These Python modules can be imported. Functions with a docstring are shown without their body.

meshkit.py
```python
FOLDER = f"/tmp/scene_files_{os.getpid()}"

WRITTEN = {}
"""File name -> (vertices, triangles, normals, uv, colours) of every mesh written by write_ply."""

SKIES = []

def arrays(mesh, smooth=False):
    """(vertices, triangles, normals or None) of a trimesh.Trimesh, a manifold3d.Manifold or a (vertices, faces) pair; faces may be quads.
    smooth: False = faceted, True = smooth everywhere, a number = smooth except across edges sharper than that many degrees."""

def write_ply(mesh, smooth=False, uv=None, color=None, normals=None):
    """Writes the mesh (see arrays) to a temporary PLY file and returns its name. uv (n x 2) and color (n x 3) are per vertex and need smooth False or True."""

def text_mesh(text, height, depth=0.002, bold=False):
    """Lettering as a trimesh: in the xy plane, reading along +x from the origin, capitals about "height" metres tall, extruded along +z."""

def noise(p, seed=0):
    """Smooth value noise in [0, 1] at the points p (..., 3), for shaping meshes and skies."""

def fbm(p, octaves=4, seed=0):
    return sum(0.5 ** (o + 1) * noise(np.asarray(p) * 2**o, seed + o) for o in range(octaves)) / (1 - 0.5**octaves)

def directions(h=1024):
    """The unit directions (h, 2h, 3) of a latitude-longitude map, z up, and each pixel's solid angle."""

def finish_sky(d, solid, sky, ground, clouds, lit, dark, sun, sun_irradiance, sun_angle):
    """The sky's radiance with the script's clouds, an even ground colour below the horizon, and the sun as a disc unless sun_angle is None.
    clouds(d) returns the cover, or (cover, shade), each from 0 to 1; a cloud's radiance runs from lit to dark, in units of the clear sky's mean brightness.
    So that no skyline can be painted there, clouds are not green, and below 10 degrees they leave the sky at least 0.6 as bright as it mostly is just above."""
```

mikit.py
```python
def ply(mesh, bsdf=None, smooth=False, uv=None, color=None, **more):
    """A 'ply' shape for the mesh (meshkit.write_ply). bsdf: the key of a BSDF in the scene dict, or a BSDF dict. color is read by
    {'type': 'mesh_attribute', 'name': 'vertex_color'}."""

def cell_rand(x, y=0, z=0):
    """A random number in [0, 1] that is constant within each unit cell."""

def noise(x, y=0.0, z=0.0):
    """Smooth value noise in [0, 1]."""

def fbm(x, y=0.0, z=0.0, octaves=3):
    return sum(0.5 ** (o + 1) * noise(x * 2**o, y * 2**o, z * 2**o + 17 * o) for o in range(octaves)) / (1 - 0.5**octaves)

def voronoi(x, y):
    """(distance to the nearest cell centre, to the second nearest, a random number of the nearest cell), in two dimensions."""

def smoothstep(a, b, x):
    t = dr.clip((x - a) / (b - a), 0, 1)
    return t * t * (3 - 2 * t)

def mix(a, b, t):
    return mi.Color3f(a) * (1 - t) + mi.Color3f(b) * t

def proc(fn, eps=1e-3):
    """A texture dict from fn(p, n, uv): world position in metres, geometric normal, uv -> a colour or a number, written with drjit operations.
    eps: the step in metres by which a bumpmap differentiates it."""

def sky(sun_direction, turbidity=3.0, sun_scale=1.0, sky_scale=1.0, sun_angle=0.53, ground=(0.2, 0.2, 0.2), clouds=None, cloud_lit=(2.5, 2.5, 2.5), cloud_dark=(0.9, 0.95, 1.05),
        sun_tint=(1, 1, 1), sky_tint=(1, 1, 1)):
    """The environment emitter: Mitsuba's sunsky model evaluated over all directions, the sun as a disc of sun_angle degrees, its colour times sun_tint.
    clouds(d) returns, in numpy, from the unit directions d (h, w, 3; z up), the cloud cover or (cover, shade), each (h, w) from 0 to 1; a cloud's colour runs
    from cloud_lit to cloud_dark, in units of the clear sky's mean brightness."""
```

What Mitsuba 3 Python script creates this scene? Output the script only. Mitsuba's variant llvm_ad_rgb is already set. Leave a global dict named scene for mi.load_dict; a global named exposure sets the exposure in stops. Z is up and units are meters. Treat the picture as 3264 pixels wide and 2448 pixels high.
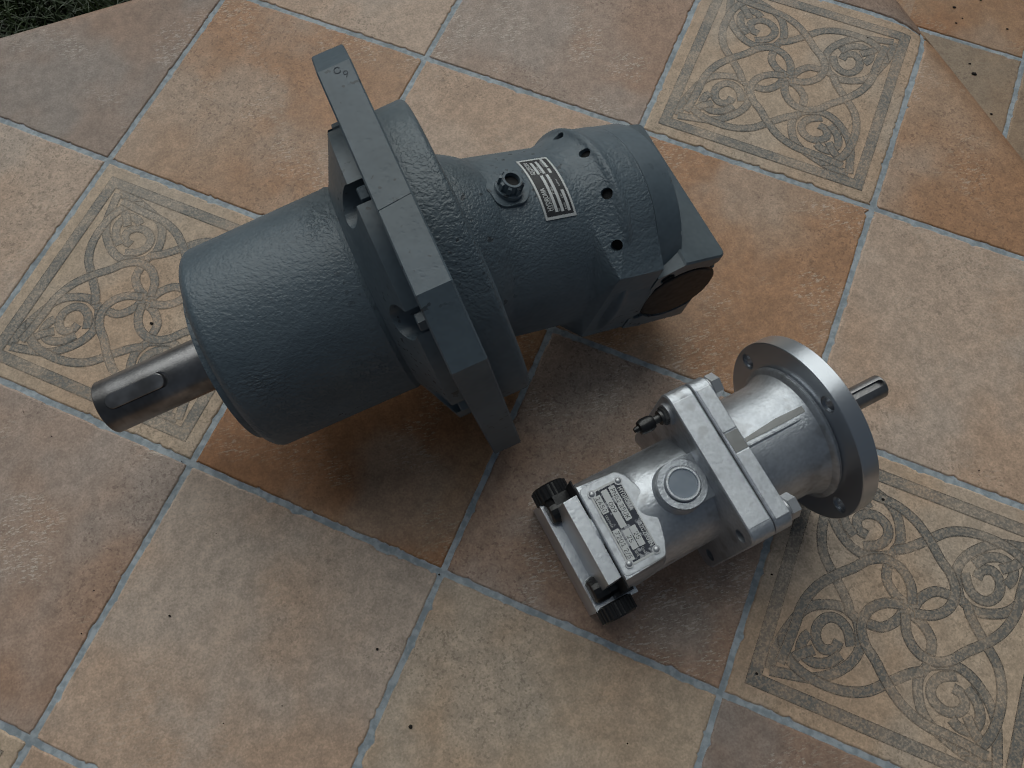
import math, numpy as np, trimesh, mitsuba as mi, drjit as dr, mikit, meshkit
import manifold3d as m3
from shapely.geometry import Polygon, LineString, box as sbox
from shapely import affinity, union_all
T = mi.ScalarTransform4f
rng = np.random.default_rng(7)

# ------------------------------------------------------------------ camera, sky, exposure
CAM = np.array([0.48011916, -0.65439861, 0.57617056])
FWD = np.array([-0.14612083, 0.32564378, -0.93413320])
CUP = np.array([-0.36150859, 0.86138417, 0.35683169])
scene, labels = {"type": "scene"}, {}
scene["camera"] = {"type": "perspective", "fov": 63.705, "fov_axis": "x", "near_clip": 0.01, "far_clip": 60.0,
                   "to_world": T().look_at(origin=CAM.tolist(), target=(CAM + FWD).tolist(), up=CUP.tolist())}
scene["sky"] = mikit.sky((-0.41, 0.58, 0.71), turbidity=3, sun_scale=0.70, sun_angle=70, clouds=lambda d: 1.0,
                         cloud_lit=(0.31, 0.375, 0.455), sun_tint=(0.79, 0.99, 1.28))
exposure = 1.33

# ------------------------------------------------------------------ helpers
def frame(P, d, s, u):
    M = np.eye(4); M[:3, 0], M[:3, 1], M[:3, 2], M[:3, 3] = d, s, u, P
    return M
def man(mesh):
    mesh.merge_vertices()
    return m3.Manifold(m3.Mesh(np.asarray(mesh.vertices, np.float32), np.asarray(mesh.faces, np.uint32)))
def tri(m):
    q = m.to_mesh()
    return trimesh.Trimesh(np.array(q.vert_properties[:, :3], float), np.array(q.tri_verts), process=False)
def lathe(profile, n=128):
    """closed solid of revolution about x; profile = (x, r) from start to end, ends on the axis"""
    p = np.array(profile, float)
    if p[0, 1] > 0: p = np.vstack([[p[0, 0], 0], p])
    if p[-1, 1] > 0: p = np.vstack([p, [p[-1, 0], 0]])
    m = trimesh.creation.revolve(np.c_[p[:, 1], p[:, 0]], sections=n)
    R = np.array([[0, 0, 1, 0], [1, 0, 0, 0], [0, 1, 0, 0], [0, 0, 0, 1.0]])
    m.apply_transform(R)
    if m.volume < 0: m.invert()
    return man(m)
def arc(cx, cr, r, a0, a1, n=7):
    return [(cx + r * math.cos(math.radians(a)), cr + r * math.sin(math.radians(a))) for a in np.linspace(a0, a1, n)]
def cylx(x0, x1, r, y=0, z=0, n=40):
    return m3.Manifold.cylinder(x1 - x0, r, r, n).rotate([0, 90, 0]).translate([x0, y, z])
def cyly(y0, y1, r, x=0, z=0, n=40):
    return m3.Manifold.cylinder(y1 - y0, r, r, n).rotate([-90, 0, 0]).translate([x, y0, z])
def cylz(z0, z1, r, x=0, y=0, n=40, r2=None):
    return m3.Manifold.cylinder(z1 - z0, r, r if r2 is None else r2, n).translate([x, y, z0])
def boxm(x0, x1, y0, y1, z0, z1):
    return m3.Manifold.cube([x1 - x0, y1 - y0, z1 - z0]).translate([x0, y0, z0])
def hull(pts):
    return m3.Manifold.hull_points(np.array(pts, float))
def rbox(x0, x1, y0, y1, z0, z1, r=0.001):
    pts = []
    for x, y, z in np.ndindex(2, 2, 2):
        c = np.array([(x0 + r, x1 - r)[x], (y0 + r, y1 - r)[y], (z0 + r, z1 - r)[z]])
        for a in np.ndindex(3, 3, 3):
            v = np.array(a) - 1.0
            if np.linalg.norm(v) > 0: pts.append(c + v / np.linalg.norm(v) * r)
    return hull(pts)
def prismx(poly, x0, x1, bevel=0.0):
    """polygon in (y, z) extruded along x, ends bevelled"""
    ps = Polygon(poly)
    def pts(pg, x): return [(x, y, z) for y, z in list(pg.exterior.coords)[:-1]]
    if bevel:
        i = ps.buffer(-bevel, join_style=2)
        return hull(pts(i, x0) + pts(ps, x0 + bevel) + pts(ps, x1 - bevel) + pts(i, x1))
    return hull(pts(ps, x0) + pts(ps, x1))
def hexx(x0, x1, r, y, z, rot=0, bevel=0.0006):
    a = np.radians(np.arange(6) * 60 + rot)
    return prismx(np.c_[y + r * np.cos(a), z + r * np.sin(a)], x0, x1, bevel)
used = {}
def put(key, mesh, bsdf, M=None, smooth=30, label=None, **kw):
    """one entry of the scene; repeated keys take _001, _002 ..."""
    n = used.get(key, 0); used[key] = n + 1
    k = key if n == 0 else f"{key}_{n:03d}"
    if hasattr(mesh, "to_mesh"): mesh = tri(mesh)
    if M is not None: mesh = mesh.copy(); mesh.apply_transform(M)
    scene[k] = mikit.ply(mesh, bsdf, smooth=smooth, **kw)
    if label: labels[k] = {"label": label}
    return k
def fine(m, L):
    return m.refine_to_length(L)

# ------------------------------------------------------------------ materials
fbm, noise, mix, sst = mikit.fbm, mikit.noise, mikit.mix, mikit.smoothstep
def bsdf(key, color, rough=0.5, metallic=0.0, bump=None, scale=1.0, eps=3e-4, spec=0.5):
    d = {"type": "principled", "base_color": mikit.proc(color) if callable(color) else {"type": "rgb", "value": list(color)},
         "roughness": mikit.proc(rough) if callable(rough) else rough, "metallic": metallic, "specular": spec}
    if bump is not None:
        d = {"type": "bumpmap", "arbitrary": mikit.proc(bump, eps=eps), "scale": scale, "bsdf": d}
    scene[key] = {"type": "twosided", "bsdf": d}

def tile_color(base, warm, cool, chips, chip_amount, seed):
    def f(p, n, uv):
        x, y, z = p.x, p.y, p.z
        cx, cy = dr.floor(x / 0.2), dr.floor(y / 0.2)
        r = mikit.cell_rand(cx, cy, seed)
        xs, ys = x + 0.31 * r * 10, y + seed * 1.7 - r * 3
        a = sst(0.36, 0.66, fbm(xs * 11, ys * 11, 1.0 + seed, 4))
        b = sst(0.42, 0.72, fbm(xs * 17 + 9, ys * 15, 4.0, 4))
        c = mix(mix(base, warm, a * 0.70), cool, b * 0.65)
        g = fbm(xs * 160, ys * 160, 2.0, 3)
        c = c * (0.80 + 0.40 * g)
        h = noise(xs * 900, ys * 900, 3.0)
        c = c * (0.78 + 0.30 * h + 0.14 * noise(xs * 1700, ys * 1700, 9.0))
        # pale chips, drawn out along one direction
        u = (xs * 0.8 + ys * 0.6); v = (-xs * 0.6 + ys * 0.8)
        ch = sst(0.58, 0.74, fbm(u * 330, v * 1300, 5.0, 3)) * sst(0.48, 0.70, fbm(xs * 24, ys * 29, 8.0, 3))
        c = mix(c, chips, ch * chip_amount * 0.75)
        dk = sst(0.66, 0.74, fbm(xs * 520, ys * 520, 6.0, 2)) * sst(0.42, 0.62, fbm(xs * 14, ys * 14, 3.0, 2))
        c = mix(c, mi.Color3f(c) * 0.5, dk * 0.5)
        # shade of the sheet's bend at the upper right, painted in as a brown tint
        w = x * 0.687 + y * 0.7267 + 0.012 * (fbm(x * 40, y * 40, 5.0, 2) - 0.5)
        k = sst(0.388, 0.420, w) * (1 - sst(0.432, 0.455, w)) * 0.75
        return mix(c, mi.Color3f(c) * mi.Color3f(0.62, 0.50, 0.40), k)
    return f
def tile_bump(p, n, uv):
    return fbm(p.x * 420, p.y * 420, p.z * 420, 3) + 0.8 * fbm(p.x * 45, p.y * 45, 2.0, 2)
PAL = {"beige": ((0.485, 0.357, 0.272), (0.465, 0.31, 0.215), (0.46, 0.375, 0.312), (0.57, 0.48, 0.39), 0.35),
       "pink":  ((0.385, 0.275, 0.215), (0.37, 0.22, 0.145), (0.365, 0.30, 0.26), (0.58, 0.50, 0.42), 0.95),
       "umber": ((0.305, 0.222, 0.178), (0.31, 0.19, 0.13), (0.285, 0.245, 0.22), (0.50, 0.43, 0.37), 1.0),
       "rust":  ((0.42, 0.27, 0.178), (0.38, 0.185, 0.088), (0.43, 0.32, 0.245), (0.60, 0.50, 0.41), 0.70),
       "deep":  ((0.36, 0.205, 0.115), (0.31, 0.13, 0.052), (0.37, 0.265, 0.195), (0.50, 0.42, 0.34), 0.60),
       "shaded": ((0.315, 0.222, 0.150), (0.31, 0.185, 0.108), (0.29, 0.222, 0.162), (0.36, 0.31, 0.25), 0.30),  # beige of the lower sheet with its shade put into the colour
       "sand":  ((0.475, 0.36, 0.262), (0.47, 0.32, 0.215), (0.455, 0.375, 0.30), (0.54, 0.47, 0.38), 0.15)}
TILEFN = {}
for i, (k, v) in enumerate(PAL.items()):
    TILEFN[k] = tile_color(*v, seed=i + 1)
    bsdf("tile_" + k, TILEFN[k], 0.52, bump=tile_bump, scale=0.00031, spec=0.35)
def orn_color(dark, lo, hi):
    def f(p, n, uv):
        m = sst(lo, hi, fbm(p.x * 900, p.y * 900, 1.0, 3)) * 0.45 + 0.35 * sst(0.30, 0.70, fbm(p.x * 55, p.y * 55, 3.0, 2))
        return mix(dark, TILEFN["sand"](p, n, uv), m)
    return f
bsdf("ornament_band", orn_color((0.158, 0.148, 0.133), 0.36, 0.70), 0.5, bump=tile_bump, scale=0.0003)
bsdf("ornament_edge", orn_color((0.095, 0.086, 0.076), 0.40, 0.80), 0.5)
def grout_color(p, n, uv):
    a = fbm(p.x * 300, p.y * 300, 1.0, 3)
    b = fbm(p.x * 30, p.y * 30, 2.0, 2)
    return mix((0.25, 0.29, 0.32), (0.385, 0.425, 0.455), sst(0.25, 0.75, a)) * (0.80 + 0.35 * b)
bsdf("grout", grout_color, 0.65, bump=lambda p, n, uv: fbm(p.x * 500, p.y * 500, 1.0, 2), scale=0.0003)

def paint_color(p, n, uv):
    a = fbm(p.x * 30, p.y * 30, p.z * 30, 3)
    b = fbm(p.x * 400, p.y * 400, p.z * 400, 2)
    c = mix((0.074, 0.100, 0.122), (0.094, 0.123, 0.147), sst(0.3, 0.7, a))
    k = sst(0.70, 0.75, fbm(p.x * 300, p.y * 300, p.z * 300, 2)) * sst(0.50, 0.66, fbm(p.x * 22 + 4, p.y * 22, p.z * 22, 2))
    d = sst(0.45, 0.75, fbm(p.x * 12 + 9, p.y * 12, p.z * 12, 3))
    c = mix(c, mi.Color3f(c) * mi.Color3f(0.92, 0.86, 0.78), d * 0.6)
    return mix(c * (0.9 + 0.2 * b), (0.030, 0.034, 0.040), k * 0.8)
def cast(p, k=1.0):
    a = fbm(p.x * 700 * k, p.y * 700 * k, p.z * 700 * k, 2)
    return sst(0.36, 0.60, a)
def paint_rough_mask(p):
    return sst(0.40, 0.60, fbm(p.x * 18, p.y * 18, p.z * 18 + 3, 2))
bsdf("paint_drum", paint_color, 0.40, bump=lambda p, n, uv: cast(p) * (0.25 + paint_rough_mask(p)) + 0.3 * fbm(p.x * 900, p.y * 900, p.z * 900, 2), scale=0.00052, eps=1.8e-4)
bsdf("paint_body", paint_color, 0.38, bump=lambda p, n, uv: cast(p, 1.15) + 0.6 * fbm(p.x * 170, p.y * 170, p.z * 170, 2), scale=0.00026, eps=2.5e-4)
bsdf("paint_smooth", paint_color, 0.42, bump=lambda p, n, uv: fbm(p.x * 260, p.y * 260, p.z * 260, 3), scale=0.00016)
bsdf("paint_pitted", paint_color, 0.44, bump=lambda p, n, uv: fbm(p.x * 300, p.y * 300, p.z * 300, 3)
     - 0.5 * sst(0.70, 0.76, fbm(p.x * 420, p.y * 420, p.z * 420, 2)), scale=0.00020)
bsdf("hole_shade", (0.012, 0.012, 0.013), 0.8)  # near-black fill: shade inside the holes painted as colour
bsdf("dark_chip", (0.045, 0.056, 0.07), 0.7)
def steel_color(p, n, uv):
    a = fbm(p.x * 60, p.y * 60, p.z * 60, 3); b = fbm(p.x * 500, p.y * 500, p.z * 60, 2)
    return mix((0.13, 0.125, 0.125), (0.25, 0.245, 0.25), sst(0.3, 0.7, a)) * (0.85 + 0.3 * b)
bsdf("shaft_steel", steel_color, 0.33, metallic=0.9, bump=lambda p, n, uv: fbm(p.x * 700, p.y * 700, p.z * 700, 2), scale=0.00004)
bsdf("key_steel", lambda p, n, uv: steel_color(p, n, uv) * 1.35, 0.36, metallic=0.9)
bsdf("dark_steel", lambda p, n, uv: mix((0.05, 0.05, 0.052), (0.12, 0.12, 0.12), fbm(p.x * 200, p.y * 200, p.z * 200, 2)), 0.4, metallic=0.8)
def alu_color(lo, hi, dirt):
    def f(p, n, uv):
        a = fbm(p.x * 45, p.y * 45, p.z * 45, 4); b = fbm(p.x * 600, p.y * 600, p.z * 600, 2)
        c = mix(lo, hi, sst(0.3, 0.7, a)) * (0.86 + 0.28 * b)
        d = sst(0.60, 0.74, fbm(p.x * 90 + 7, p.y * 90, p.z * 90, 3))
        return mix(c, dirt, d * 0.45)
    return f
bsdf("alu_cast", alu_color((0.42, 0.445, 0.48), (0.53, 0.555, 0.59), (0.25, 0.25, 0.255)), 0.40, metallic=0.80,
     bump=lambda p, n, uv: fbm(p.x * 900, p.y * 900, p.z * 900, 2) + 0.7 * fbm(p.x * 250, p.y * 250, p.z * 250, 2), scale=0.00016, eps=1.5e-4)
bsdf("alu_fettled", alu_color((0.56, 0.585, 0.62), (0.68, 0.705, 0.74), (0.36, 0.36, 0.365)), 0.45, metallic=0.75,
     bump=lambda p, n, uv: fbm(p.x * 700, p.y * 700, p.z * 700, 3), scale=0.00012)
bsdf("alu_turned", (0.46, 0.485, 0.52), 0.30, metallic=0.92, bump=lambda p, n, uv: fbm(p.x * 900, p.y * 900, p.z * 900, 2), scale=0.00002)
bsdf("alu_machined", lambda p, n, uv: mix((0.52, 0.545, 0.58), (0.66, 0.685, 0.72), fbm(p.x * 80, p.y * 80, p.z * 80, 3)), 0.36, metallic=0.88,
     bump=lambda p, n, uv: fbm(p.x * 500, p.y * 500, p.z * 500, 3), scale=0.00012)
bsdf("alu_dull", lambda p, n, uv: mix((0.20, 0.20, 0.195), (0.30, 0.305, 0.305), fbm(p.x * 160, p.y * 160, p.z * 160, 3)), 0.55, metallic=0.45)
bsdf("zinc", (0.48, 0.49, 0.51), 0.42, metallic=0.75)
bsdf("black_plastic", (0.010, 0.010, 0.011), 0.32)
bsdf("black_cap", lambda p, n, uv: mix((0.010, 0.010, 0.011), (0.028, 0.028, 0.03), fbm(p.x * 300, p.y * 300, p.z * 300, 2)), 0.5, spec=0.2)
bsdf("plug_film", lambda p, n, uv: mix((0.17, 0.205, 0.25), (0.25, 0.285, 0.33), fbm(p.x * 120, p.y * 120, p.z * 120, 3)), 0.22)
bsdf("plate_silver", (0.52, 0.53, 0.53), 0.45, metallic=0.4)
bsdf("plate_black", lambda p, n, uv: mix((0.010, 0.010, 0.013), (0.03, 0.03, 0.034), fbm(p.x * 300, p.y * 300, p.z * 300, 2)), 0.4)
bsdf("plate_navy", lambda p, n, uv: mix((0.018, 0.023, 0.038), (0.30, 0.31, 0.33), sst(0.52, 0.66, fbm(p.x * 380, p.y * 380, p.z * 380, 3))), 0.45)
bsdf("stamp_ink", (0.07, 0.075, 0.085), 0.6)
bsdf("soil", (0.018, 0.015, 0.012), 0.9)
def grass_color(p, n, uv):
    a = noise(p.x * 90, p.y * 90, 1.0)
    return mix((0.012, 0.022, 0.007), (0.040, 0.064, 0.020), a)
scene["grass_blade"] = {"type": "twosided", "bsdf": {"type": "principled", "base_color": mikit.proc(grass_color), "roughness": 0.5, "specular": 0.4}}
bsdf("earth", lambda p, n, uv: mix((0.012, 0.014, 0.010), (0.035, 0.032, 0.022), fbm(p.x * 60, p.y * 60, 1.0, 3)), 0.95)

# ------------------------------------------------------------------ the draped sheet of tiles
TS = 0.2
N1, S1 = np.array([0.687, 0.7267]), 0.3835          # the edge at the upper right: sheet runs down a step and on
N2, S2 = np.array([-0.698, 0.716]), -0.129         # the edge at the upper left: sheet hangs down to the grass
def fold(s, r, h, slack):
    """(along, down, tilt) of a strip bent over a rounded edge of radius r, down h and out again"""
    r2 = 0.012; v = h - r - r2; q = math.pi / 2
    a1, a2, a3 = r * q, r * q + v, (r + r2) * q + v
    s = np.maximum(s, 0)
    k = a3 - (r + r2) + slack
    t1 = np.clip(s / r, 0, q); t3 = np.clip((s - a2) / r2, 0, q)
    along = r * np.sin(t1) + r2 * (1 - np.cos(t3))
    down = r * (1 - np.cos(t1)) + np.clip(s - a1, 0, v) + r2 * np.sin(t3)
    past = np.maximum(s - a3, 0)
    along = along + np.maximum(past - slack, 0)
    return along, down, t1 - t3
def sheet(p, h):
    p = np.asarray(p, float); h = np.broadcast_to(np.asarray(h, float), p.shape[:-1])
    out = np.zeros(p.shape[:-1] + (3,)); nrm = np.zeros_like(out); nrm[..., 2] = 1
    out[..., :2] = p
    for N, S, r, dep, slack in ((N1, S1, 0.050, 0.105, 0.035), (N2, S2, 0.022, 0.105, 0.0)):
        s = p @ N - S
        al, dn, tl = fold(s, r, dep, slack)
        m = s > 0
        out[..., :2] += np.where(m, al - s, 0)[..., None] * N
        out[..., 2] -= np.where(m, dn, 0)
        nrm[..., :2] += np.where(m, np.sin(tl), 0)[..., None] * N
        nrm[..., 2] = np.where(m, nrm[..., 2] * np.cos(tl), nrm[..., 2])
    nrm /= np.linalg.norm(nrm, axis=-1, keepdims=True)
    return out + nrm * h[..., None]

labels["floor"] = {"kind": "structure", "label": "vinyl floor sheet printed with square terracotta tiles and blue grey grout"}
KIND = {(-1, 1): "umber", (0, 1): "rust", (0, 0): "beige", (1, 1): "beige", (1, 0): "pink", (2, 0): "knot", (2, 1): "rust", (3, 0): "rust", (3, 1): "beige",
        (2, -1): "umber", (3, -1): "shaded", (3, -2): "deep", (4, -2): "shaded", (1, 2): "deep", (2, 2): "pink", (3, 2): "knot", (0, 3): "pink", (1, 3): "beige", (2, 3): "sand",
        (3, 3): "umber", (0, 4): "knot", (1, 4): "rust", (-1, 2): "beige", (0, 2): "knot", (4, -1): "shaded", (4, 0): "beige", (4, 1): "rust", (4, 2): "beige", (2, 4): "beige"}  # lower right umber tile: corner vignetting put into its tone
GRID = np.unique(np.r_[0, .0006, .0013, .0025, .006, np.linspace(.012, .188, 26), .194, .1975, .1987, .1994, .2]) / TS
def edge_noise(t, seed):
    q = np.stack([t * 24, np.full_like(t, seed * 3.7), np.zeros_like(t)], -1)
    q2 = np.stack([t * 60, np.full_like(t, seed * 1.9), np.zeros_like(t)], -1)
    a = (meshkit.fbm(q, 2, seed=seed) - .5) * .0010
    b = np.clip(meshkit.fbm(q2, 2, seed=seed + 50) - .64, 0, 1) * .008
    return .0019 + a + b
def tile_mesh(c, r, seed):
    g = np.unique(np.r_[GRID, np.linspace(.01, .99, 60)])
    u, v = np.meshgrid(g, g, indexing="ij")
    e = [edge_noise(g, seed * 4 + k) for k in range(4)]
    fade = lambda d: np.clip(1 - d * TS / .012, 0, 1)
    x = u * TS + fade(u) * e[0][None, :] - fade(1 - u) * e[1][None, :]
    y = v * TS + fade(v) * e[2][:, None] - fade(1 - v) * e[3][:, None]
    dist = np.minimum(np.minimum(u, 1 - u), np.minimum(v, 1 - v)) * TS
    h = -.0006 + .0016 * np.sqrt(np.clip(dist / .0016, 0, 1))
    w = np.stack([c * TS + x, -(r + 1) * TS + y], -1)
    P = sheet(w, h).reshape(-1, 3); n = len(g)
    i, j = np.meshgrid(np.arange(n - 1), np.arange(n - 1), indexing="ij"); a = i * n + j
    F = np.stack([a, a + n, a + n + 1, a + 1], -1).reshape(-1, 4)
    return trimesh.Trimesh(P, np.vstack([F[:, [0, 1, 2]], F[:, [0, 2, 3]]]), process=False)

# knotwork of the decorated tiles: centrelines in one quarter, tile centre = origin, tile side = 1
def smooth_line(pts, closed=False):
    p = np.array(pts, float); out = []
    q = np.vstack([2 * p[0] - p[1], p, 2 * p[-1] - p[-2]])
    for k in range(1, len(q) - 2):
        for t in np.linspace(0, 1, 7)[:-1]:
            a, b, c, d = q[k - 1:k + 3]
            out.append(.5 * (2 * b + (c - a) * t + (2 * a - 5 * b + 4 * c - d) * t * t + (3 * b - a - 3 * c + d) * t ** 3))
    out.append(p[-1]); return np.array(out)
KNOT = [
    [(.194, -.148), (.147, -.172), (.125, -.209), (.133, -.245), (.170, -.268), (.212, -.262), (.236, -.232), (.222, -.198), (.190, -.190)],
    [(.232, -.172), (.272, -.205), (.290, -.252), (.272, -.296), (.232, -.300), (.205, -.285)],
    [(.250, -.258), (.285, -.300), (.315, -.318)],
    [(.100, -.150), (.080, -.209), (.102, -.281), (.142, -.326), (.213, -.356), (.293, -.377), (.368, -.376)],
    [(.104, -.150), (.142, -.132), (.190, -.120), (.247, -.138), (.302, -.184), (.338, -.238), (.357, -.311), (.370, -.376)],
    [(.176, .092), (.202, .050), (.255, -.007), (.308, -.063), (.336, -.128), (.344, -.201), (.333, -.281), (.301, -.338), (.242, -.372)],
    [(0, -.012), (.05, -.028), (.092, -.068), (.100, -.120)],
    [(-.007, -.020), (.012, -.080), (.055, -.123), (.115, -.133), (.167, -.107), (.205, -.063), (.257, -.013), (.306, .050), (.334, .126), (.338, .198), (.344, .276), (.352, .335)],
]
def knot_polys():
    fills, edges = [], []
    w, o = .0148, .0030
    for line in KNOT:
        for k in range(4):
            a = math.radians(90 * k); R = np.array([[math.cos(a), -math.sin(a)], [math.sin(a), math.cos(a)]])
            L = LineString(smooth_line(line) @ R.T)
            gap, body = L.buffer(w + o, cap_style=2), L.buffer(w, cap_style=2)
            fills = [f.difference(gap) for f in fills]; edges = [f.difference(gap) for f in edges]
            fills.append(body); edges.append(gap.difference(body))
    fr = sbox(-.437, -.437, .437, .437).difference(sbox(-.396, -.396, .396, .396))
    fills.append(fr); edges.append(sbox(-.4395, -.4395, .4395, .4395).difference(sbox(-.3935, -.3935, .3935, .3935)).difference(fr))
    return union_all([f.buffer(-.0008) for f in fills]), union_all(edges)
KF, KE = knot_polys()
KM = {}
def knot_flat(poly):
    if id(poly) in KM: return KM[id(poly)].copy()
    parts = []
    for g in getattr(poly, "geoms", [poly]):
        if g.geom_type != "Polygon": continue
        x0, y0, x1, y1 = g.bounds
        for bx_ in np.arange(math.floor(x0 / .04), math.ceil(x1 / .04)) * .04:
            for by_ in np.arange(math.floor(y0 / .04), math.ceil(y1 / .04)) * .04:
                q = g.intersection(sbox(bx_, by_, bx_ + .04, by_ + .04))
                for h_ in getattr(q, "geoms", [q]):
                    if h_.geom_type != "Polygon" or h_.area < 2e-6: continue
                    v, f = trimesh.creation.triangulate_polygon(h_, engine="earcut")
                    parts.append(trimesh.Trimesh(np.c_[v, np.zeros(len(v))], f, process=False))
    KM[id(poly)] = trimesh.util.concatenate(parts)
    return KM[id(poly)].copy()
def knot_mesh(poly, c, r, h):
    m = knot_flat(poly)
    w = np.c_[c * TS + TS / 2 + m.vertices[:, 0] * TS, -(r + 1) * TS + TS / 2 + m.vertices[:, 1] * TS]
    m.vertices = sheet(w, h)
    n = m.face_normals
    if n[:, 2].mean() < 0: m.invert()
    return m

corner = np.array
ntile = 0
for r in range(-3, 6):
    for c in range(-2, 7):
        ctr = np.array([(c + .5) * TS, -(r + .5) * TS])
        cs = np.array([[c, -r], [c + 1, -r], [c, -r - 1], [c + 1, -r - 1]]) * TS
        if (cs @ N2 - S2).min() > 0.10: continue
        if (ctr @ N2 - S2) > -.05 and (ctr @ N1 - S1) > -.02: continue
        kind = KIND.get((c, r)) or ("beige", "rust", "pink", "beige", "knot")[(c * 2 + r * 3) % 5]
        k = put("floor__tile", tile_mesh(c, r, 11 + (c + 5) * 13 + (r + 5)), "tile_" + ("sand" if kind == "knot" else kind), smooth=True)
        if kind == "knot":
            labels[k] = {"label": "beige tile stamped with a grey framed knotwork pattern"}
            put(k + "__ornament", knot_mesh(KF, c, r, .00135), "ornament_band", smooth=False)
            put(k + "__ornament_outline", knot_mesh(KE, c, r, .00130), "ornament_edge", smooth=False)
        ntile += 1
gx, gy = np.meshgrid(np.arange(-.42, 1.42, .0125), np.arange(-1.22, .62, .0125), indexing="ij")
gp = np.stack([gx, gy], -1); n0, n1 = gx.shape
hh = (meshkit.fbm(np.stack([gx * 60, gy * 60, gx * 0], -1), 2) - .5) * .0004
gv = sheet(gp, hh).reshape(-1, 3)
i, j = np.meshgrid(np.arange(n0 - 1), np.arange(n1 - 1), indexing="ij"); a = i * n1 + j
F = np.stack([a, a + n1, a + n1 + 1, a + 1], -1).reshape(-1, 4)
s2 = (gp @ N2 - S2).reshape(-1); s1 = (gp @ N1 - S1).reshape(-1)
keep = (s2[F].max(1) < 0.135) & ~((s2[F].min(1) > -.05) & (s1[F].min(1) > -.02))
put("floor__grout", trimesh.Trimesh(gv, np.vstack([F[keep][:, [0, 1, 2]], F[keep][:, [0, 2, 3]]]), process=False), "grout", smooth=True)

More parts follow.
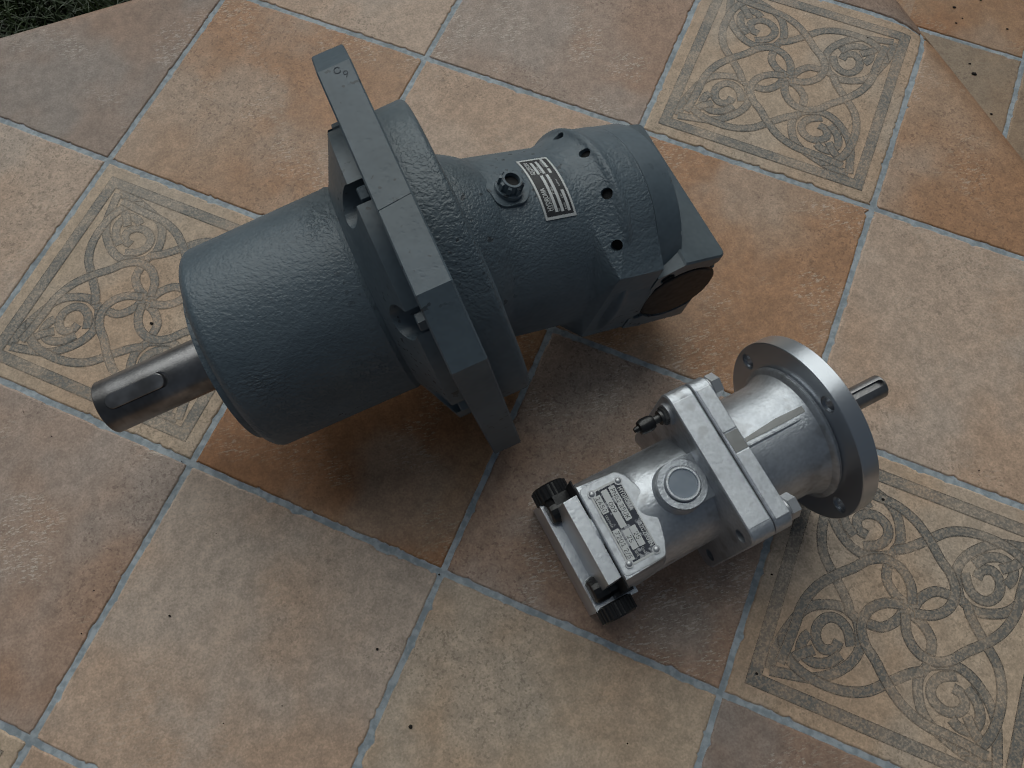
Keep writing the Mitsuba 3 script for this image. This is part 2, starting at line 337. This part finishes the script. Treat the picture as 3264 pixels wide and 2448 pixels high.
# ground and grass beyond the upper left edge
g = trimesh.creation.box([8, 8, .02]); g.apply_translation([.3, -.3, -.122])
put("ground", g, "earth", smooth=False); labels["ground"] = {"kind": "structure", "label": "dark earth below the floor sheet"}
def grass():
    e = np.array([.714, .70]); V, Fc = [], []
    rg = np.random.default_rng(3)
    for k in range(15000):
        s, t = rg.uniform(.02, .30), rg.uniform(-.55, .45)
        base = N2 * (S2 + s) + e * t
        x, y = base
        L, wd = rg.uniform(.018, .055), rg.uniform(.0007, .0016)
        az, lean = rg.uniform(0, 2 * math.pi), rg.uniform(.2, 1.2)
        dv = np.array([math.cos(az), math.sin(az), 0]); sd = np.array([-dv[1], dv[0], 0]) * wd
        p0 = np.array([x, y, -.113]); b0 = len(V)
        for q, (f, ww) in enumerate(((0, 1), (.4, .9), (.75, .6), (1, .06))):
            a = lean * f
            c = p0 + dv * L * f * math.sin(a) + np.array([0, 0, L * f * math.cos(a * .9)])
            V += [c - sd * ww, c + sd * ww]
            if q: Fc += [[b0 + 2 * q - 2, b0 + 2 * q - 1, b0 + 2 * q + 1], [b0 + 2 * q - 2, b0 + 2 * q + 1, b0 + 2 * q]]
    return trimesh.Trimesh(np.array(V), np.array(Fc), process=False)
put("grass", grass(), "grass_blade", smooth=False)
labels["grass"] = {"kind": "stuff", "label": "dark green lawn grass beyond the upper left edge of the floor sheet", "category": "grass"}

# ------------------------------------------------------------------ the large painted pump
PL = "hydraulic_pump"
labels[PL] = {"label": "larger hydraulic pump painted slate grey, with square flange and bare keyed steel shaft", "category": "pump"}
A1 = frame([0.32395528, -0.43867452, 0.10973648], [0.68398469, 0.72114992, 0.11003512], [-0.72553974, 0.68818024, -0.00020952], [-0.0758751, -0.07969154, 0.99392768])
A2 = frame([0.33040354, -0.43187589, 0.11077383], [0.66209735, 0.68776781, -0.29766177], [-0.72091797, 0.693016604, -0.00229578], [0.20470559, 0.21610975, 0.95466863])
def pol(r, deg): return r * math.sin(math.radians(deg)), r * math.cos(math.radians(deg))    # (side, up)

sh = lathe([(-.2196, .0170), (-.2190, .0175), (-.130, .0175)], 96)
ky, kz = pol(1, -19)
slot = hull(np.vstack([np.c_[np.full(24, 0), x0 + .0051 * np.cos(t), .0051 * np.sin(t)] @ np.array([[0, 0, 1], [1, 0, 0], [0, 1, 0]]) + [0, 0, z]
                       for x0 in (-.2080, -.1765) for z in (.0140, .03) for t in [np.linspace(0, 2 * np.pi, 25)[:-1]]])).rotate([21, 0, 0])
put(PL + "__shaft", sh - slot, "shaft_steel", A1)
key = hull(np.vstack([np.c_[x0 + .0048 * rr * np.cos(t), .0048 * rr * np.sin(t), np.full(24, z)]
                      for x0 in (-.2080, -.1790) for z, rr in ((.0138, 1), (.0180, 1), (.0184, .93)) for t in [np.linspace(0, 2 * np.pi, 25)[:-1]]])).rotate([21, 0, 0])
put(PL + "__shaft__key", key, "key_steel", A1)

drum = lathe([(-.1337, .0570)] + arc(-.1255, .0598, .0082, 175, 90, 9)[:-1]
             + [(-.118, .0680), (-.075, .0684), (-.040, .0688), (-.0365, .0692), (-.0345, .0683), (-.0336, .0680)], 192)
flare_ring = lathe([(-.0336, .0686), (-.0320, .0712), (-.0197, .0975), (-.0192, .0981), (-.0105, .0981)], 192)
drum = drum + cylx(-.1370, -.130, .0515, *pol(.0105, -58), 96) + cylx(-.1385, -.130, .0250, 0, 0, 64)
for k in range(8):
    y, z = pol(.0895, 1.0 - 45 * k)
    flare_ring = flare_ring - cylx(-.06, -.005, .0112, y, z, 40)
put(PL + "__front_housing", fine(drum, .006), "paint_drum", A1, smooth=28)
put(PL + "__bolt_ring", fine(flare_ring, .006), "paint_smooth", A1, smooth=28)
for k in range(8):
    y, z = pol(.0950, .0 - 45 * k)
    put(PL + "__bolt", hexx(-.0160, -.0105, .0058, y, z, 15 + 45 * k), "paint_smooth", A1, smooth=25)

hw, ca, cb = .1097, .0743, .0849
octo = [(-ca, hw), (ca, hw), (hw, cb), (hw, -cb), (ca, -hw), (-ca, -hw), (-hw, -cb), (-hw, cb)]
fl = prismx(octo, -.0102, .0102, .0009)
fl = fl - hull([(-.012, -.0225, hw + .001), (-.012, -.0212, hw + .001), (.012, -.0190, hw + .001), (.012, -.0203, hw + .001), (-.012, -.0219, hw - .0006), (.012, -.0197, hw - .0006)])
def bumpy(m, amp, freq, seed):
    t = tri(m.refine_to_length(.004)); n = trimesh.Trimesh(t.vertices, t.faces, process=False).vertex_normals
    t.vertices = t.vertices + n * ((meshkit.fbm(t.vertices * freq, 3, seed) - .5) * amp)[:, None]
    return t
put(PL + "__mounting_flange", bumpy(fl, .0006, 70, 4), "paint_pitted", A1, smooth=24)
for tx, xx, yy, sz in (("C", .0005, .0700, .0045), ("9", .0045, .0655, .0045)):
    t = meshkit.text_mesh(tx, sz, .0003); t.apply_transform(np.array([[1, 0, 0, xx - .002], [0, 1, 0, yy - .002], [0, 0, 1, hw - .0001], [0, 0, 0, 1.0]]))
    put(PL + "__mounting_flange__cast_mark", t, "dark_chip", A1, smooth=False)

# rear housing: ring behind the flange, bent cylinder, flared end with bolt pockets
R21 = np.linalg.inv(A2) @ A1
ring = lathe([(.0102, .0978), (.0255, .0981)] + arc(.0260, .0938, .0043, 80, 5, 7) + [(.0304, .0900), (.0330, .062)], 192)
ringt = tri(ring); ringt.apply_transform(R21)
ring2 = man(ringt)
ball = tri(m3.Manifold.sphere(.066, 96)); ball.apply_transform(trimesh.transformations.translation_matrix([-.004, 0, 0]))
body = lathe([(-.010, .0598), (.0860, .0600), (.0900, .0615), (.0945, .0645), (.0968, .0676), (.0982, .0692), (.0996, .0697), (.1012, .0694), (.1030, .0684), (.1060, .0680), (.1226, .0680)], 192)
cutter = tri(boxm(-.2, .0102, -.2, .2, -.2, .2)); cutter.apply_transform(R21)
rear = (man(ball) + body) - man(cutter) + ring2
foot = hull([(x, -.0655, z) for x in (.0890, .1226) for z in (-.030, .040)] + [(x, .054, z) for x in (.098, .1226) for z in (-.030, .036)] + [(x, *pol(.0675, a)) for x in (.1010, .1226) for a in np.arange(0, 360, 6)] + [(.0800, *pol(.0597, a)) for a in np.arange(0, 360, 6)])
rear = rear + (foot ^ boxm(.0790, .1226, -.0648, .2, -.2, .0684))
def pocket(a, r, d0, d1):
    return m3.Manifold.cylinder(d1 - d0, r, r, 28).translate([0, 0, d0]).rotate([0, -42, 0]).translate([.0942, 0, .0648]).rotate([-a, 0, 0])
for a in (14.5, -14.5, 43, -43): rear = rear - pocket(a, .0037, -.012, .010)
rear = rear - boxm(.1222, .1232, -.1, .1, -.1, .1)
put(PL + "__rear_housing", fine(rear, .007), "paint_body", A2, smooth=32)
for a in (14.5, -14.5, 43, -43):
    put(PL + "__rear_housing__pocket_shade", pocket(a, .00366, -.0115, -.0030), "hole_shade", A2)  # black filler stands in for the shade deep in each pocket

# end cover: blends from round to a square block with a port face on the near side
def rrect(x, y0, y1, z0, z1, r):
    return [(x, cy + r * math.cos(math.radians(a)), cz + r * math.sin(math.radians(a))) for cy, cz, b in ((y1 - r, z1 - r, 0), (y0 + r, z1 - r, 90), (y0 + r, z0 + r, 180), (y1 - r, z0 + r, 270)) for a in np.linspace(b, b + 90, 7)]
cov = lathe([(.1226, .0670), (.1232, .0677), (.1420, .0677), (.1428, .0668)], 160)
blk = Polygon([(.1390, -.0655), (.1730, -.0655), (.1680, .0515), (.1390, .0515)]).buffer(-.005).buffer(.005, quad_segs=5)
blk = blk.union(sbox(.1390, -.0655, .1500, .0515))
low = Polygon([(.1390, -.0655), (.1800, -.0655), (.1760, .0515), (.1390, .0515)]).buffer(-.005).buffer(.005, quad_segs=5)
low = low.union(sbox(.1390, -.0655, .1500, .0515))
ring_pts = lambda pg, z, inset: [(x, y, z) for x, y in list((pg.buffer(-inset) if inset else pg).exterior.coords)[:-1]]
cov = cov + hull(ring_pts(blk, .0412, .0012) + ring_pts(blk, .0400, 0) + ring_pts(low, -.0340, 0) + ring_pts(low, -.0360, .002))
cov = cov + hull([(.1228, y, z) for y in (-.0655, -.03) for z in (-.032, .0300)] + [(.1400, y, z) for y in (-.0655, -.03) for z in (-.035, .0405)])
cov = cov - cyly(-.070, -.0630, .0290, .1525, .0030, 64)
for x, z in ((.1315, .0275), (.1690, .0285), (.1300, -.0160)):
    cov = cov - cyly(-.070, -.0605, .0050, x, z, 24)
cov = cov + rbox(.1235, .142, -.02, .02, -.0737, -.05, .002)
cov = cov - cyly(-.070, -.0630, .0292, .1525, .0035, 64)
for x, z in ((.1315, .0275), (.1708, .0290), (.1300, -.0160)):
    cov = cov - cyly(-.070, -.0605, .0052, x, z, 24)
for a in (-15.5, -43.5): cov = cov - m3.Manifold.sphere(.0022, 12).scale([1, .8, 1]).translate([.1430, *pol(.0677, a)])
put(PL + "__end_cover", fine(cov, .008), "paint_smooth", A2, smooth=26)
put(PL + "__end_cover__port_plug", lathe([(0, .0284), (.0006, .0284), (.0008, .0268), (.0018, .0266), (.0024, .0255)], 64).rotate([0, 0, -90]).translate([.1525, -.0633, .0030]), "black_cap", A2,
    label="round black plug closing the port on the near side")
for x, z in ((.1315, .0275), (.1690, .0285), (.1300, -.0160)):
    put(PL + "__end_cover__screw", lathe([(0, .0042), (.0014, .0042), (.0020, .0036)], 24).rotate([0, 0, -90]).translate([x, -.0608, z]), "dark_steel", A2)

# drain connection on top of the rear housing
fx, fy = .0330, .0003
F2 = A2 @ trimesh.transformations.translation_matrix([fx, fy, 0])
bw = [(.0138 * (1 + .08 * math.cos(3 * a - .6) + .03 * math.sin(7 * a)) * math.cos(a), .0118 * (1 + .05 * math.sin(5 * a)) * math.sin(a)) for a in np.linspace(0, 2 * np.pi, 73)[:-1]]
base = trimesh.creation.extrude_polygon(Polygon(bw), .0016, engine="earcut"); base.apply_translation([0, 0, .0598])
base.vertices[:, 2] += .0006 * np.sin(base.vertices[:, 0] * 300) - 8.0 * base.vertices[:, 1] ** 2 * .4
bm = man(base) + cylz(.052, .0606, .0105, n=48)
put(PL + "__drain_port", bm, "paint_pitted", F2, smooth=30)
put(PL + "__drain_port__collar", cylz(.0600, .0640, .0089, n=64) - cylz(.06, .07, .0050, n=40), "paint_smooth", F2)
nut = cylz(.0639, .0705, .0064, n=64, r2=.0062)
for k in range(8):
    a = math.radians(45 * k + 12)
    nut = nut + hull([(x, y, z) for x in (.0050, .0077) for y in (-.0011, .0011) for z in (.0639, .0692)] + [(.0050, y, .0703) for y in (-.0009, .0009)]).rotate([0, 0, math.degrees(a)])
put(PL + "__drain_port__castle_nut", nut - cylz(.06, .08, .0047, n=40), "paint_smooth", F2, smooth=30)
put(PL + "__drain_port__bore_shade", cylz(.0600, .0675, .0046, n=40), "hole_shade", F2)  # black filler painted as the shade down the hole

# curved name plate
def wrap(m, rad, x0, a0):
    """flat plate coordinates (v along the reading direction, w down) -> on the cylinder"""
    v = m.vertices.copy()
    ang = a0 + v[:, 0] / rad
    rr = rad + v[:, 2]
    m = m.copy(); m.vertices = np.c_[x0 - v[:, 1], rr * np.sin(ang), rr * np.cos(ang)]
    if m.is_watertight and m.volume < 0: m.invert()
    return m
def strip(v0, v1, w0, w1, z0, z1, step=.003):
    b = trimesh.creation.box([v1 - v0, w1 - w0, z1 - z0]); b.apply_translation([(v0 + v1) / 2, -(w0 + w1) / 2, (z0 + z1) / 2])
    return tri(man(b).refine_to_length(step))
X0, AA, RR = .0500, math.radians(-22.3), .0602
NP = PL + "__name_plate"
lab = lambda m: wrap(m, RR, X0, AA)
put(NP, lab(strip(0, .0472, 0, .0215, -.0002, .0005)), "plate_silver", A2, smooth=20)
put(NP + "__black_field", lab(strip(.0018, .0455, .0014, .0200, .0003, .00065)), "plate_black", A2, smooth=20)
bars = [(.0040, .0300, .0074, .0100), (.0038, .0302, .0114, .0140), (.0036, .0175, .0160, .0186), (.0312, .0425, .0066, .0090), (.0312, .0430, .0104, .0128), (.0310, .0350, .0150, .0174), (.0362, .0450, .0150, .0174)]
for b in bars: put(NP + "__blank_field", lab(strip(b[0], b[1], b[2] + .0003, b[3] - .0003, .0005, .0008)), "plate_silver", A2, smooth=20)
def letters(text, h, v, w, z, length=None, bold=True):
    m = meshkit.text_mesh(text, h, .0003, bold=bold)
    if length: m.vertices[:, 0] *= length / (m.vertices[:, 0].max())
    m.apply_translation([v, -w, z]); return m
put(NP + "__lettering", lab(trimesh.util.concatenate([letters("HYDROMA", .0030, .0050, .0060, .0006, .0155), letters("SZCZECIN", .0026, .0312, .0054, .0006, .0118)])), "plate_silver", A2, smooth=False)
fine_print = [letters(t, .0011, v, w, .0006, L, False) for t, v, w, L in (("POMPA HYDR.", .0055, .0073, .0085), ("TYP", .0040, .0113, .0020), ("Nr", .0150, .0113, .0060), ("ROK", .0045, .0158, .0045), ("kW", .0120, .0158, .0030), ("obr", .0200, .0172, .0060), ("V", .0320, .0065, .005), ("MPa", .0320, .0103, .006), ("l/min", .0365, .0148, .006))]
put(NP + "__fine_print", lab(trimesh.util.concatenate(fine_print)), "plate_silver", A2, smooth=False)

# ------------------------------------------------------------------ the small bare aluminium pump
PS = "hydraulic_pump_001"
labels[PS] = {"label": "smaller hydraulic pump in bare silver aluminium, with round flange and black plugs", "category": "pump"}
def fr3(P, yaw, pitch, roll):
    d = np.array([math.cos(yaw) * math.cos(pitch), math.sin(yaw) * math.cos(pitch), math.sin(pitch)])
    u = np.array([0, 0, 1.0]) - d * d[2]; u /= np.linalg.norm(u); s = np.cross(u, d)
    c, q = math.cos(roll), math.sin(roll)
    return frame(P, d, s * c - u * q, u * c + s * q)
A3 = fr3([0.53936694, -0.48502908, 0.06649202], 0.87730063, -0.05993143, -0.03094532)

# front housing: square flange, neck, round mounting flange
def rsq(hy, hz, r):
    return [(cy + r * math.cos(math.radians(a)), cz + r * math.sin(math.radians(a))) for cy, cz, b in ((hy - r, hz - r, 0), (-hy + r, hz - r, 90), (-hy + r, -hz + r, 180), (hy - r, -hz + r, 270)) for a in np.linspace(b, b + 90, 9)]
sqf = prismx(rsq(.0508, .0478, .0092), .0003, .0118, .0007)
neck = lathe([(.005, .0385), (.0118, .0385), (.050, .0392), (.056, .0402), (.0600, .0425), (.0612, .0452), (.0625, .0462), (.0640, .0460), (.0652, .0448)], 128)
disc = lathe([(.0650, .0622), (.0655, .0627), (.0767, .0627), (.0772, .0622)], 160)
for k in range(4):
    y, z = pol(.0540, 90 * k - 1)
    disc = disc - cylx(.06, .08, .0042, y, z, 28) - cylx(.064, .0668, .0058, y, z, 28)
rib = boxm(.011, .060, -.0050, -.0038, .03, .0400) + boxm(.0115, .0500, .0036, .0062, .03, .0392)
put(PS + "__front_housing", fine(sqf + neck + hull([(x, y, z) for x in (.0118, .0600) for y, z in ((.0030, .0386), (.0012, .0399), (.0002, .0399), (-.0010, .0388), (.0025, .03), (-.0008, .03))]), .006), "alu_cast", A3, smooth=30)
put(PS + "__front_housing__cast_pad", rbox(.0016, .0113, -.0440, -.0012, .0470, .0486, .0007), "alu_fettled", A3)
put(PS + "__front_housing__cast_pad", rbox(.0016, .0113, .0125, .0425, .0470, .0486, .0007), "alu_fettled", A3)
smear = lathe([(.0120, .0389), (.050, .0396), (.056, .0406), (.0585, .0415)], 128) ^ hull([(x, y, z) for x, y in ((.0118, .0030), (.0118, .0052), (.040, .0078), (.0590, .0072), (.0590, .0030)) for z in (.02, .06)])
put(PS + "__front_housing__casting_seam", smear, "alu_dull", A3, label="dull grey seam along the top of the neck")
put(PS + "__front_housing__casting_seam", rbox(.0022, .0111, -.0009, .0118, .0470, .0481, .0004), "alu_dull", A3)
put(PS + "__mounting_flange", disc, "alu_turned", A3, smooth=25)
shs = lathe([(.070, .0081), (.1364, .0081), (.1374, .0072)], 64)
kw = hull(np.vstack([np.c_[x0 + .0024 * np.cos(t), .0024 * np.sin(t), np.full(16, z)] for x0 in (.10, .1335) for z in (.0050, .02) for t in [np.linspace(0, 2 * np.pi, 17)[:-1]]])).rotate([-7, 0, 0])
put(PS + "__shaft", shs - kw, "shaft_steel", A3)
for y, z, rot in ((.0425, .0385, 20), (-.0408, .0395, 8), (-.040, -.037, 0), (.040, -.037, 0)):
    put(PS + "__flange_bolt", hexx(.0135, .0200, .0078, y, z, rot) + cylx(.0116, .0137, .0064, y, z, 32), "zinc", A3, smooth=25)

# rear housing: square flange, body cylinder dropping towards the end, label pad, port boss
sqr = prismx(rsq(.0508, .0478, .0088), -.0161, -.0003, .0008)
ang = math.radians(13)
bodyc = m3.Manifold.cylinder(.075, .0362, .0345, 96).rotate([0, 90, 0]).translate([-.080, 0, 0]).rotate([0, -10, 0]).translate([-.002, -.0015, -.002])
pad = hull([(x, y, z) for x in (-.0855, -.0840) for y in (-.0338, .0265) for z in (.0150, .0238)] + [(-.0604, y, z) for y in (-.0325, .0245) for z in (.0140, .0238)]
           + [(-.0545, -.028, .018), (-.0545, .018, .018), (-.0855, -.0395, -.012), (-.0855, .0340, -.012), (-.060, -.0375, -.010), (-.060, .0330, -.010)])
DP = Polygon([(-.0857, .0246), (-.0731, .0252), (-.0596, .0248), (-.0552, .0203), (-.0525, .0131), (-.0504, .0048), (-.0497, -.0055), (-.0507, -.0149), (-.0536, -.0244), (-.0577, -.0326), (-.0726, -.0329), (-.0857, -.0330)]).buffer(-.003).buffer(.003, quad_segs=4)
DR = DP.intersection(sbox(-.0857, -1, 0, 1))
lobe = hull([(x, y, .0222) for x, y in DR.exterior.coords] + [(x, y, .0080) for x, y in DR.buffer(.0035).intersection(sbox(-.0857, -1, 0, 1)).exterior.coords])
bx, by, bh = -.0310, -.0013, .0352
boss = cylz(.0, bh, .0150, bx, by, 64) + hull([(bx + .0150 * math.cos(a), by + .0150 * math.sin(a), z) for a in np.linspace(0, 2 * np.pi, 49) for z in (.01, bh - .0008)] + [(-.0140, y, z) for y in (-.0155, .0135) for z in (.01, bh - .0025)])
boss = boss + hull([(bx + .0163 * math.cos(a), by + .0163 * math.sin(a), .0235) for a in np.linspace(0, 2 * np.pi, 33)] + [(bx + .0151 * math.cos(a), by + .0151 * math.sin(a), bh - .004) for a in np.linspace(0, 2 * np.pi, 33)])
boss = boss - cylz(bh - .0016, bh + .01, .0113, bx, by, 64)
rh = sqr + bodyc + pad + lobe + boss
for y, z in ((.0400, .0355), (-.0425, .0330), (-.043, -.030), (.0420, -.046)):
    rh = rh - cylx(-.03, -.008, .0044, y, z, 24)
t = tri(fine(rh, .004))
put(PS + "__rear_housing", t, "alu_cast", A3, smooth=33)
put(PS + "__rear_housing__cast_pad", rbox(-.0158, -.0012, -.0420, .0418, .0470, .0484, .0006), "alu_fettled", A3)
put(PS + "__rear_housing__label_pad", hull([(x, y, .0220) for x, y in DR.exterior.coords] + [(x, y, .0234) for x, y in DR.exterior.coords] + [(x, y, .0241) for x, y in DR.buffer(-.0007).exterior.coords]), "alu_fettled", A3)
put(PS + "__port_ring", lathe([(0, .0107), (.0030, .0107), (.0036, .0101), (.0036, .0090), (.0028, .0086), (.0, .0086)], 80).rotate([0, -90, 0]).translate([bx, by, bh - .0016]) - cylz(bh - .01, bh + .01, .0085, bx, by, 64), "alu_machined", A3)
put(PS + "__port_plug", cylz(bh - .0020, bh + .0010, .0086, bx, by, 64), "plug_film", A3, label="blue grey plastic plug in the top port")

# end cover block with stepped top
led, rid = -.0100, .0195
top = [(-.1040, .0325), (-.0785, .0342), (-.0745, -.0420), (-.1032, -.0416)]
bot = [(-.0985, .0400), (-.0700, .0400), (-.0690, -.0412), (-.0978, -.0404)]
blk = hull([(x, y, led) for x, y in top] + [(x, y, -.0700) for x, y in bot])
put(PS + "__end_cover", bumpy(blk, .0003, 120, 8), "alu_machined", A3, smooth=20)
put(PS + "__end_cover__ridge", hull([(x, y, z) for x, y, z in ((-.0960, .0226, rid), (-.0866, .0232, rid), (-.0864, -.0308, rid), (-.0953, -.0315, rid), (-.0975, .0235, led - .002), (-.0850, .0240, led - .002), (-.0850, -.0318, led - .002), (-.0970, -.0325, led - .002))]), "alu_machined", A3, smooth=20)
put(PS + "__end_cover__gasket", boxm(-.0862, -.0852, -.0385, .0325, -.03, .0190), "black_cap", A3)
for y in (.0240, -.0295):
    b = lathe([(-.1020, .0060), (-.1010, .0075), (-.0985, .0083), (-.0925, .0083), (-.0915, .0078), (-.0862, .0078)], 16).translate([0, y, led + .0030])
    put(PS + "__cover_bolt", b, "black_plastic", A3, smooth=20)
def cap(y0, y1, ribs):
    c = lathe([(0, .0102), (.0012, .0112), (abs(y1 - y0) - .001, .0112), (abs(y1 - y0), .0104)], 64)
    for k in range(24):
        a = math.radians(15 * k)
        c = c + cylx(.0008, abs(y1 - y0) - .001, .0009, .0112 * math.cos(a), .0112 * math.sin(a), 8)
    return c.rotate([0, 0, 90 if y1 > y0 else -90])
put(PS + "__port_cap", cap(.030, .0405, 24).translate([-.0930, .0310, -.0130]) + boxm(-.0965, -.0800, .0242, .0318, -.012, .0010), "black_plastic", A3, smooth=25)
put(PS + "__port_cap", cap(-.040, -.0505, 24).translate([-.0912, -.0400, -.0130]) + boxm(-.0900, -.0775, -.0395, -.0325, -.012, -.0040), "black_plastic", A3, smooth=25)

# stud with nut and cap in the far top corner of the square flange
stud = lathe([(-.030, .0022), (-.0295, .0026), (-.0155, .0026)], 32)
SY, SZ = .0400, .0345
put(PS + "__stud", stud.translate([.0, SY, SZ]), "dark_steel", A3)
put(PS + "__stud__nut", hexx(-.0205, -.0158, .0060, SY, SZ, 10) + cylx(-.0222, -.0204, .0046, SY, SZ, 24), "dark_steel", A3, smooth=20)
put(PS + "__stud__washer", cylx(-.0180, -.0160, .0072, SY, SZ, 32), "zinc", A3)
capm = lathe([(-.0395, .0014), (-.0375, .0020), (-.0365, .0020), (-.0360, .0040), (-.0335, .0049), (-.0285, .0049), (-.0262, .0040)], 24)
put(PS + "__stud__cap", capm.translate([0, SY, SZ - .0012]), "black_plastic", A3)

# riveted rating plate
Q = frame([-.0598, .0204, .0242], [0, -1, 0], [1, 0, 0], [0, 0, 1])     # v runs along -side, w runs along -axis
MP = A3 @ Q
def flat(v0, v1, w0, w1, z0, z1): return trimesh.creation.box([v1 - v0, w1 - w0, z1 - z0], trimesh.transformations.translation_matrix([(v0 + v1) / 2, -(w0 + w1) / 2, (z0 + z1) / 2]))
MQ = MP.copy()
RP = PS + "__rating_plate"
put(RP, flat(0, .0487, 0, .0212, -.0004, .0005), "plate_silver", MQ, smooth=False)
put(RP + "__dark_field", flat(.0014, .0473, .0008, .0200, .0003, .0007), "plate_navy", MQ, smooth=False)
for b in ((.0025, .0249, .0050, .0090), (.0027, .0272, .0102, .0142), (.0040, .0155, .0155, .0196), (.0286, .0412, .0056, .0096), (.0288, .0412, .0102, .0142), (.0262, .0462, .0155, .0196)):
    put(RP + "__stamped_field", flat(*b, .0006, .0009), "plate_silver", MQ, smooth=False)
put(RP + "__lettering", trimesh.util.concatenate([letters("HYDROMA", .0026, .0050, .0040, .0007, .0155), letters("SZCZECIN", .0024, .0285, .0038, .0007, .0152)]), "plate_silver", MQ, smooth=False)
put(RP + "__stamped_text", trimesh.util.concatenate([letters(t, .0027, v, w, .0008, L, False) for t, v, w, L in
    (("PNS2 25UK", .0040, .0084, .0200), ("009", .0105, .0136, .0070), ("1450", .0048, .0190, .0098), ("25", .0325, .0090, .0045), ("25", .0325, .0136, .0045), ("7201 2/5", .0275, .0190, .0170))]), "stamp_ink", MQ, smooth=False)
put(RP + "__fine_print", trimesh.util.concatenate([letters(t, .0016, v, w, .0007, L, False) for t, v, w, L in (("obr/min", .0165, .0190, .0080), ("l/min", .0418, .0092, .0050), ("MPa", .0420, .0138, .0035))]), "plate_silver", MQ, smooth=False)
for v, w in ((.0016, .0014), (.0018, .0196), (.0470, .0200), (.0470, .0016)):
    put(RP + "__rivet", m3.Manifold.sphere(.0019, 24).scale([1, 1, .6]).translate([v, -w, .0006]) + cylz(-.0002, .0008, .0026, v, -w, 28), "zinc", MQ, smooth=40)

# ------------------------------------------------------------------ crumbs of soil on the floor
def on_floor(px, py, z=.0012):
    f = 2626.7757; R = np.cross(FWD, CUP); v = FWD + R * (px - 1632) / f - CUP * (py - 1224) / f
    return CAM + v * ((z - CAM[2]) / v[2])
crumbs = []
for px, py, s in ((484, 1031, 1.6), (541, 1963, 1.2), (1203, 2069, 1.3), (1309, 2316, 2.0), (1400, 1832, 1.0), (579, 1470, .8), (2765, 1583, 1.2), (2814, 1592, 1.6), (2460, 1831, .9), (2412, 2147, 1.3), (76, 1313, .8),
                  (165, 1391, .8), (2765, 121, .9), (260, 2020, .7), (300, 1882, .7), (713, 2306, .7), (2000, 2370, .9), (3120, 1500, .7), (690, 1700, .6), (900, 2250, .6)):
    m = trimesh.creation.icosphere(subdivisions=2, radius=.0006 * s)
    m.vertices *= 1 + .5 * (meshkit.noise(m.vertices * 1500 + px, 3) - .5)[:, None]
    m.vertices *= [1 + .5 * rng.random(), .7 + .4 * rng.random(), .7]
    m.apply_translation(on_floor(px, py, .0012) + [0, 0, .0003 * s]); crumbs.append(m)
for px, py, s in ((3042, 23, 1.6), (3048, 73, 1.1), (3068, 58, .9), (3091, 203, 1.1), (3105, 235, 2.4), (3160, 363, 1.3), (3211, 92, 1.2), (3126, 0, 1.3)):
    m = trimesh.creation.icosphere(subdivisions=2, radius=.0009 * s)
    m.vertices *= 1 + .5 * (meshkit.noise(m.vertices * 1500 + px, 3) - .5)[:, None]
    m.vertices *= [1.2, .8, .6]
    m.apply_translation(on_floor(px, py, -.1036)); crumbs.append(m)
put("soil_crumbs", trimesh.util.concatenate(crumbs), "soil", smooth=True)
labels["soil_crumbs"] = {"kind": "stuff", "label": "loose crumbs of dark soil scattered over the tiles", "category": "soil"}
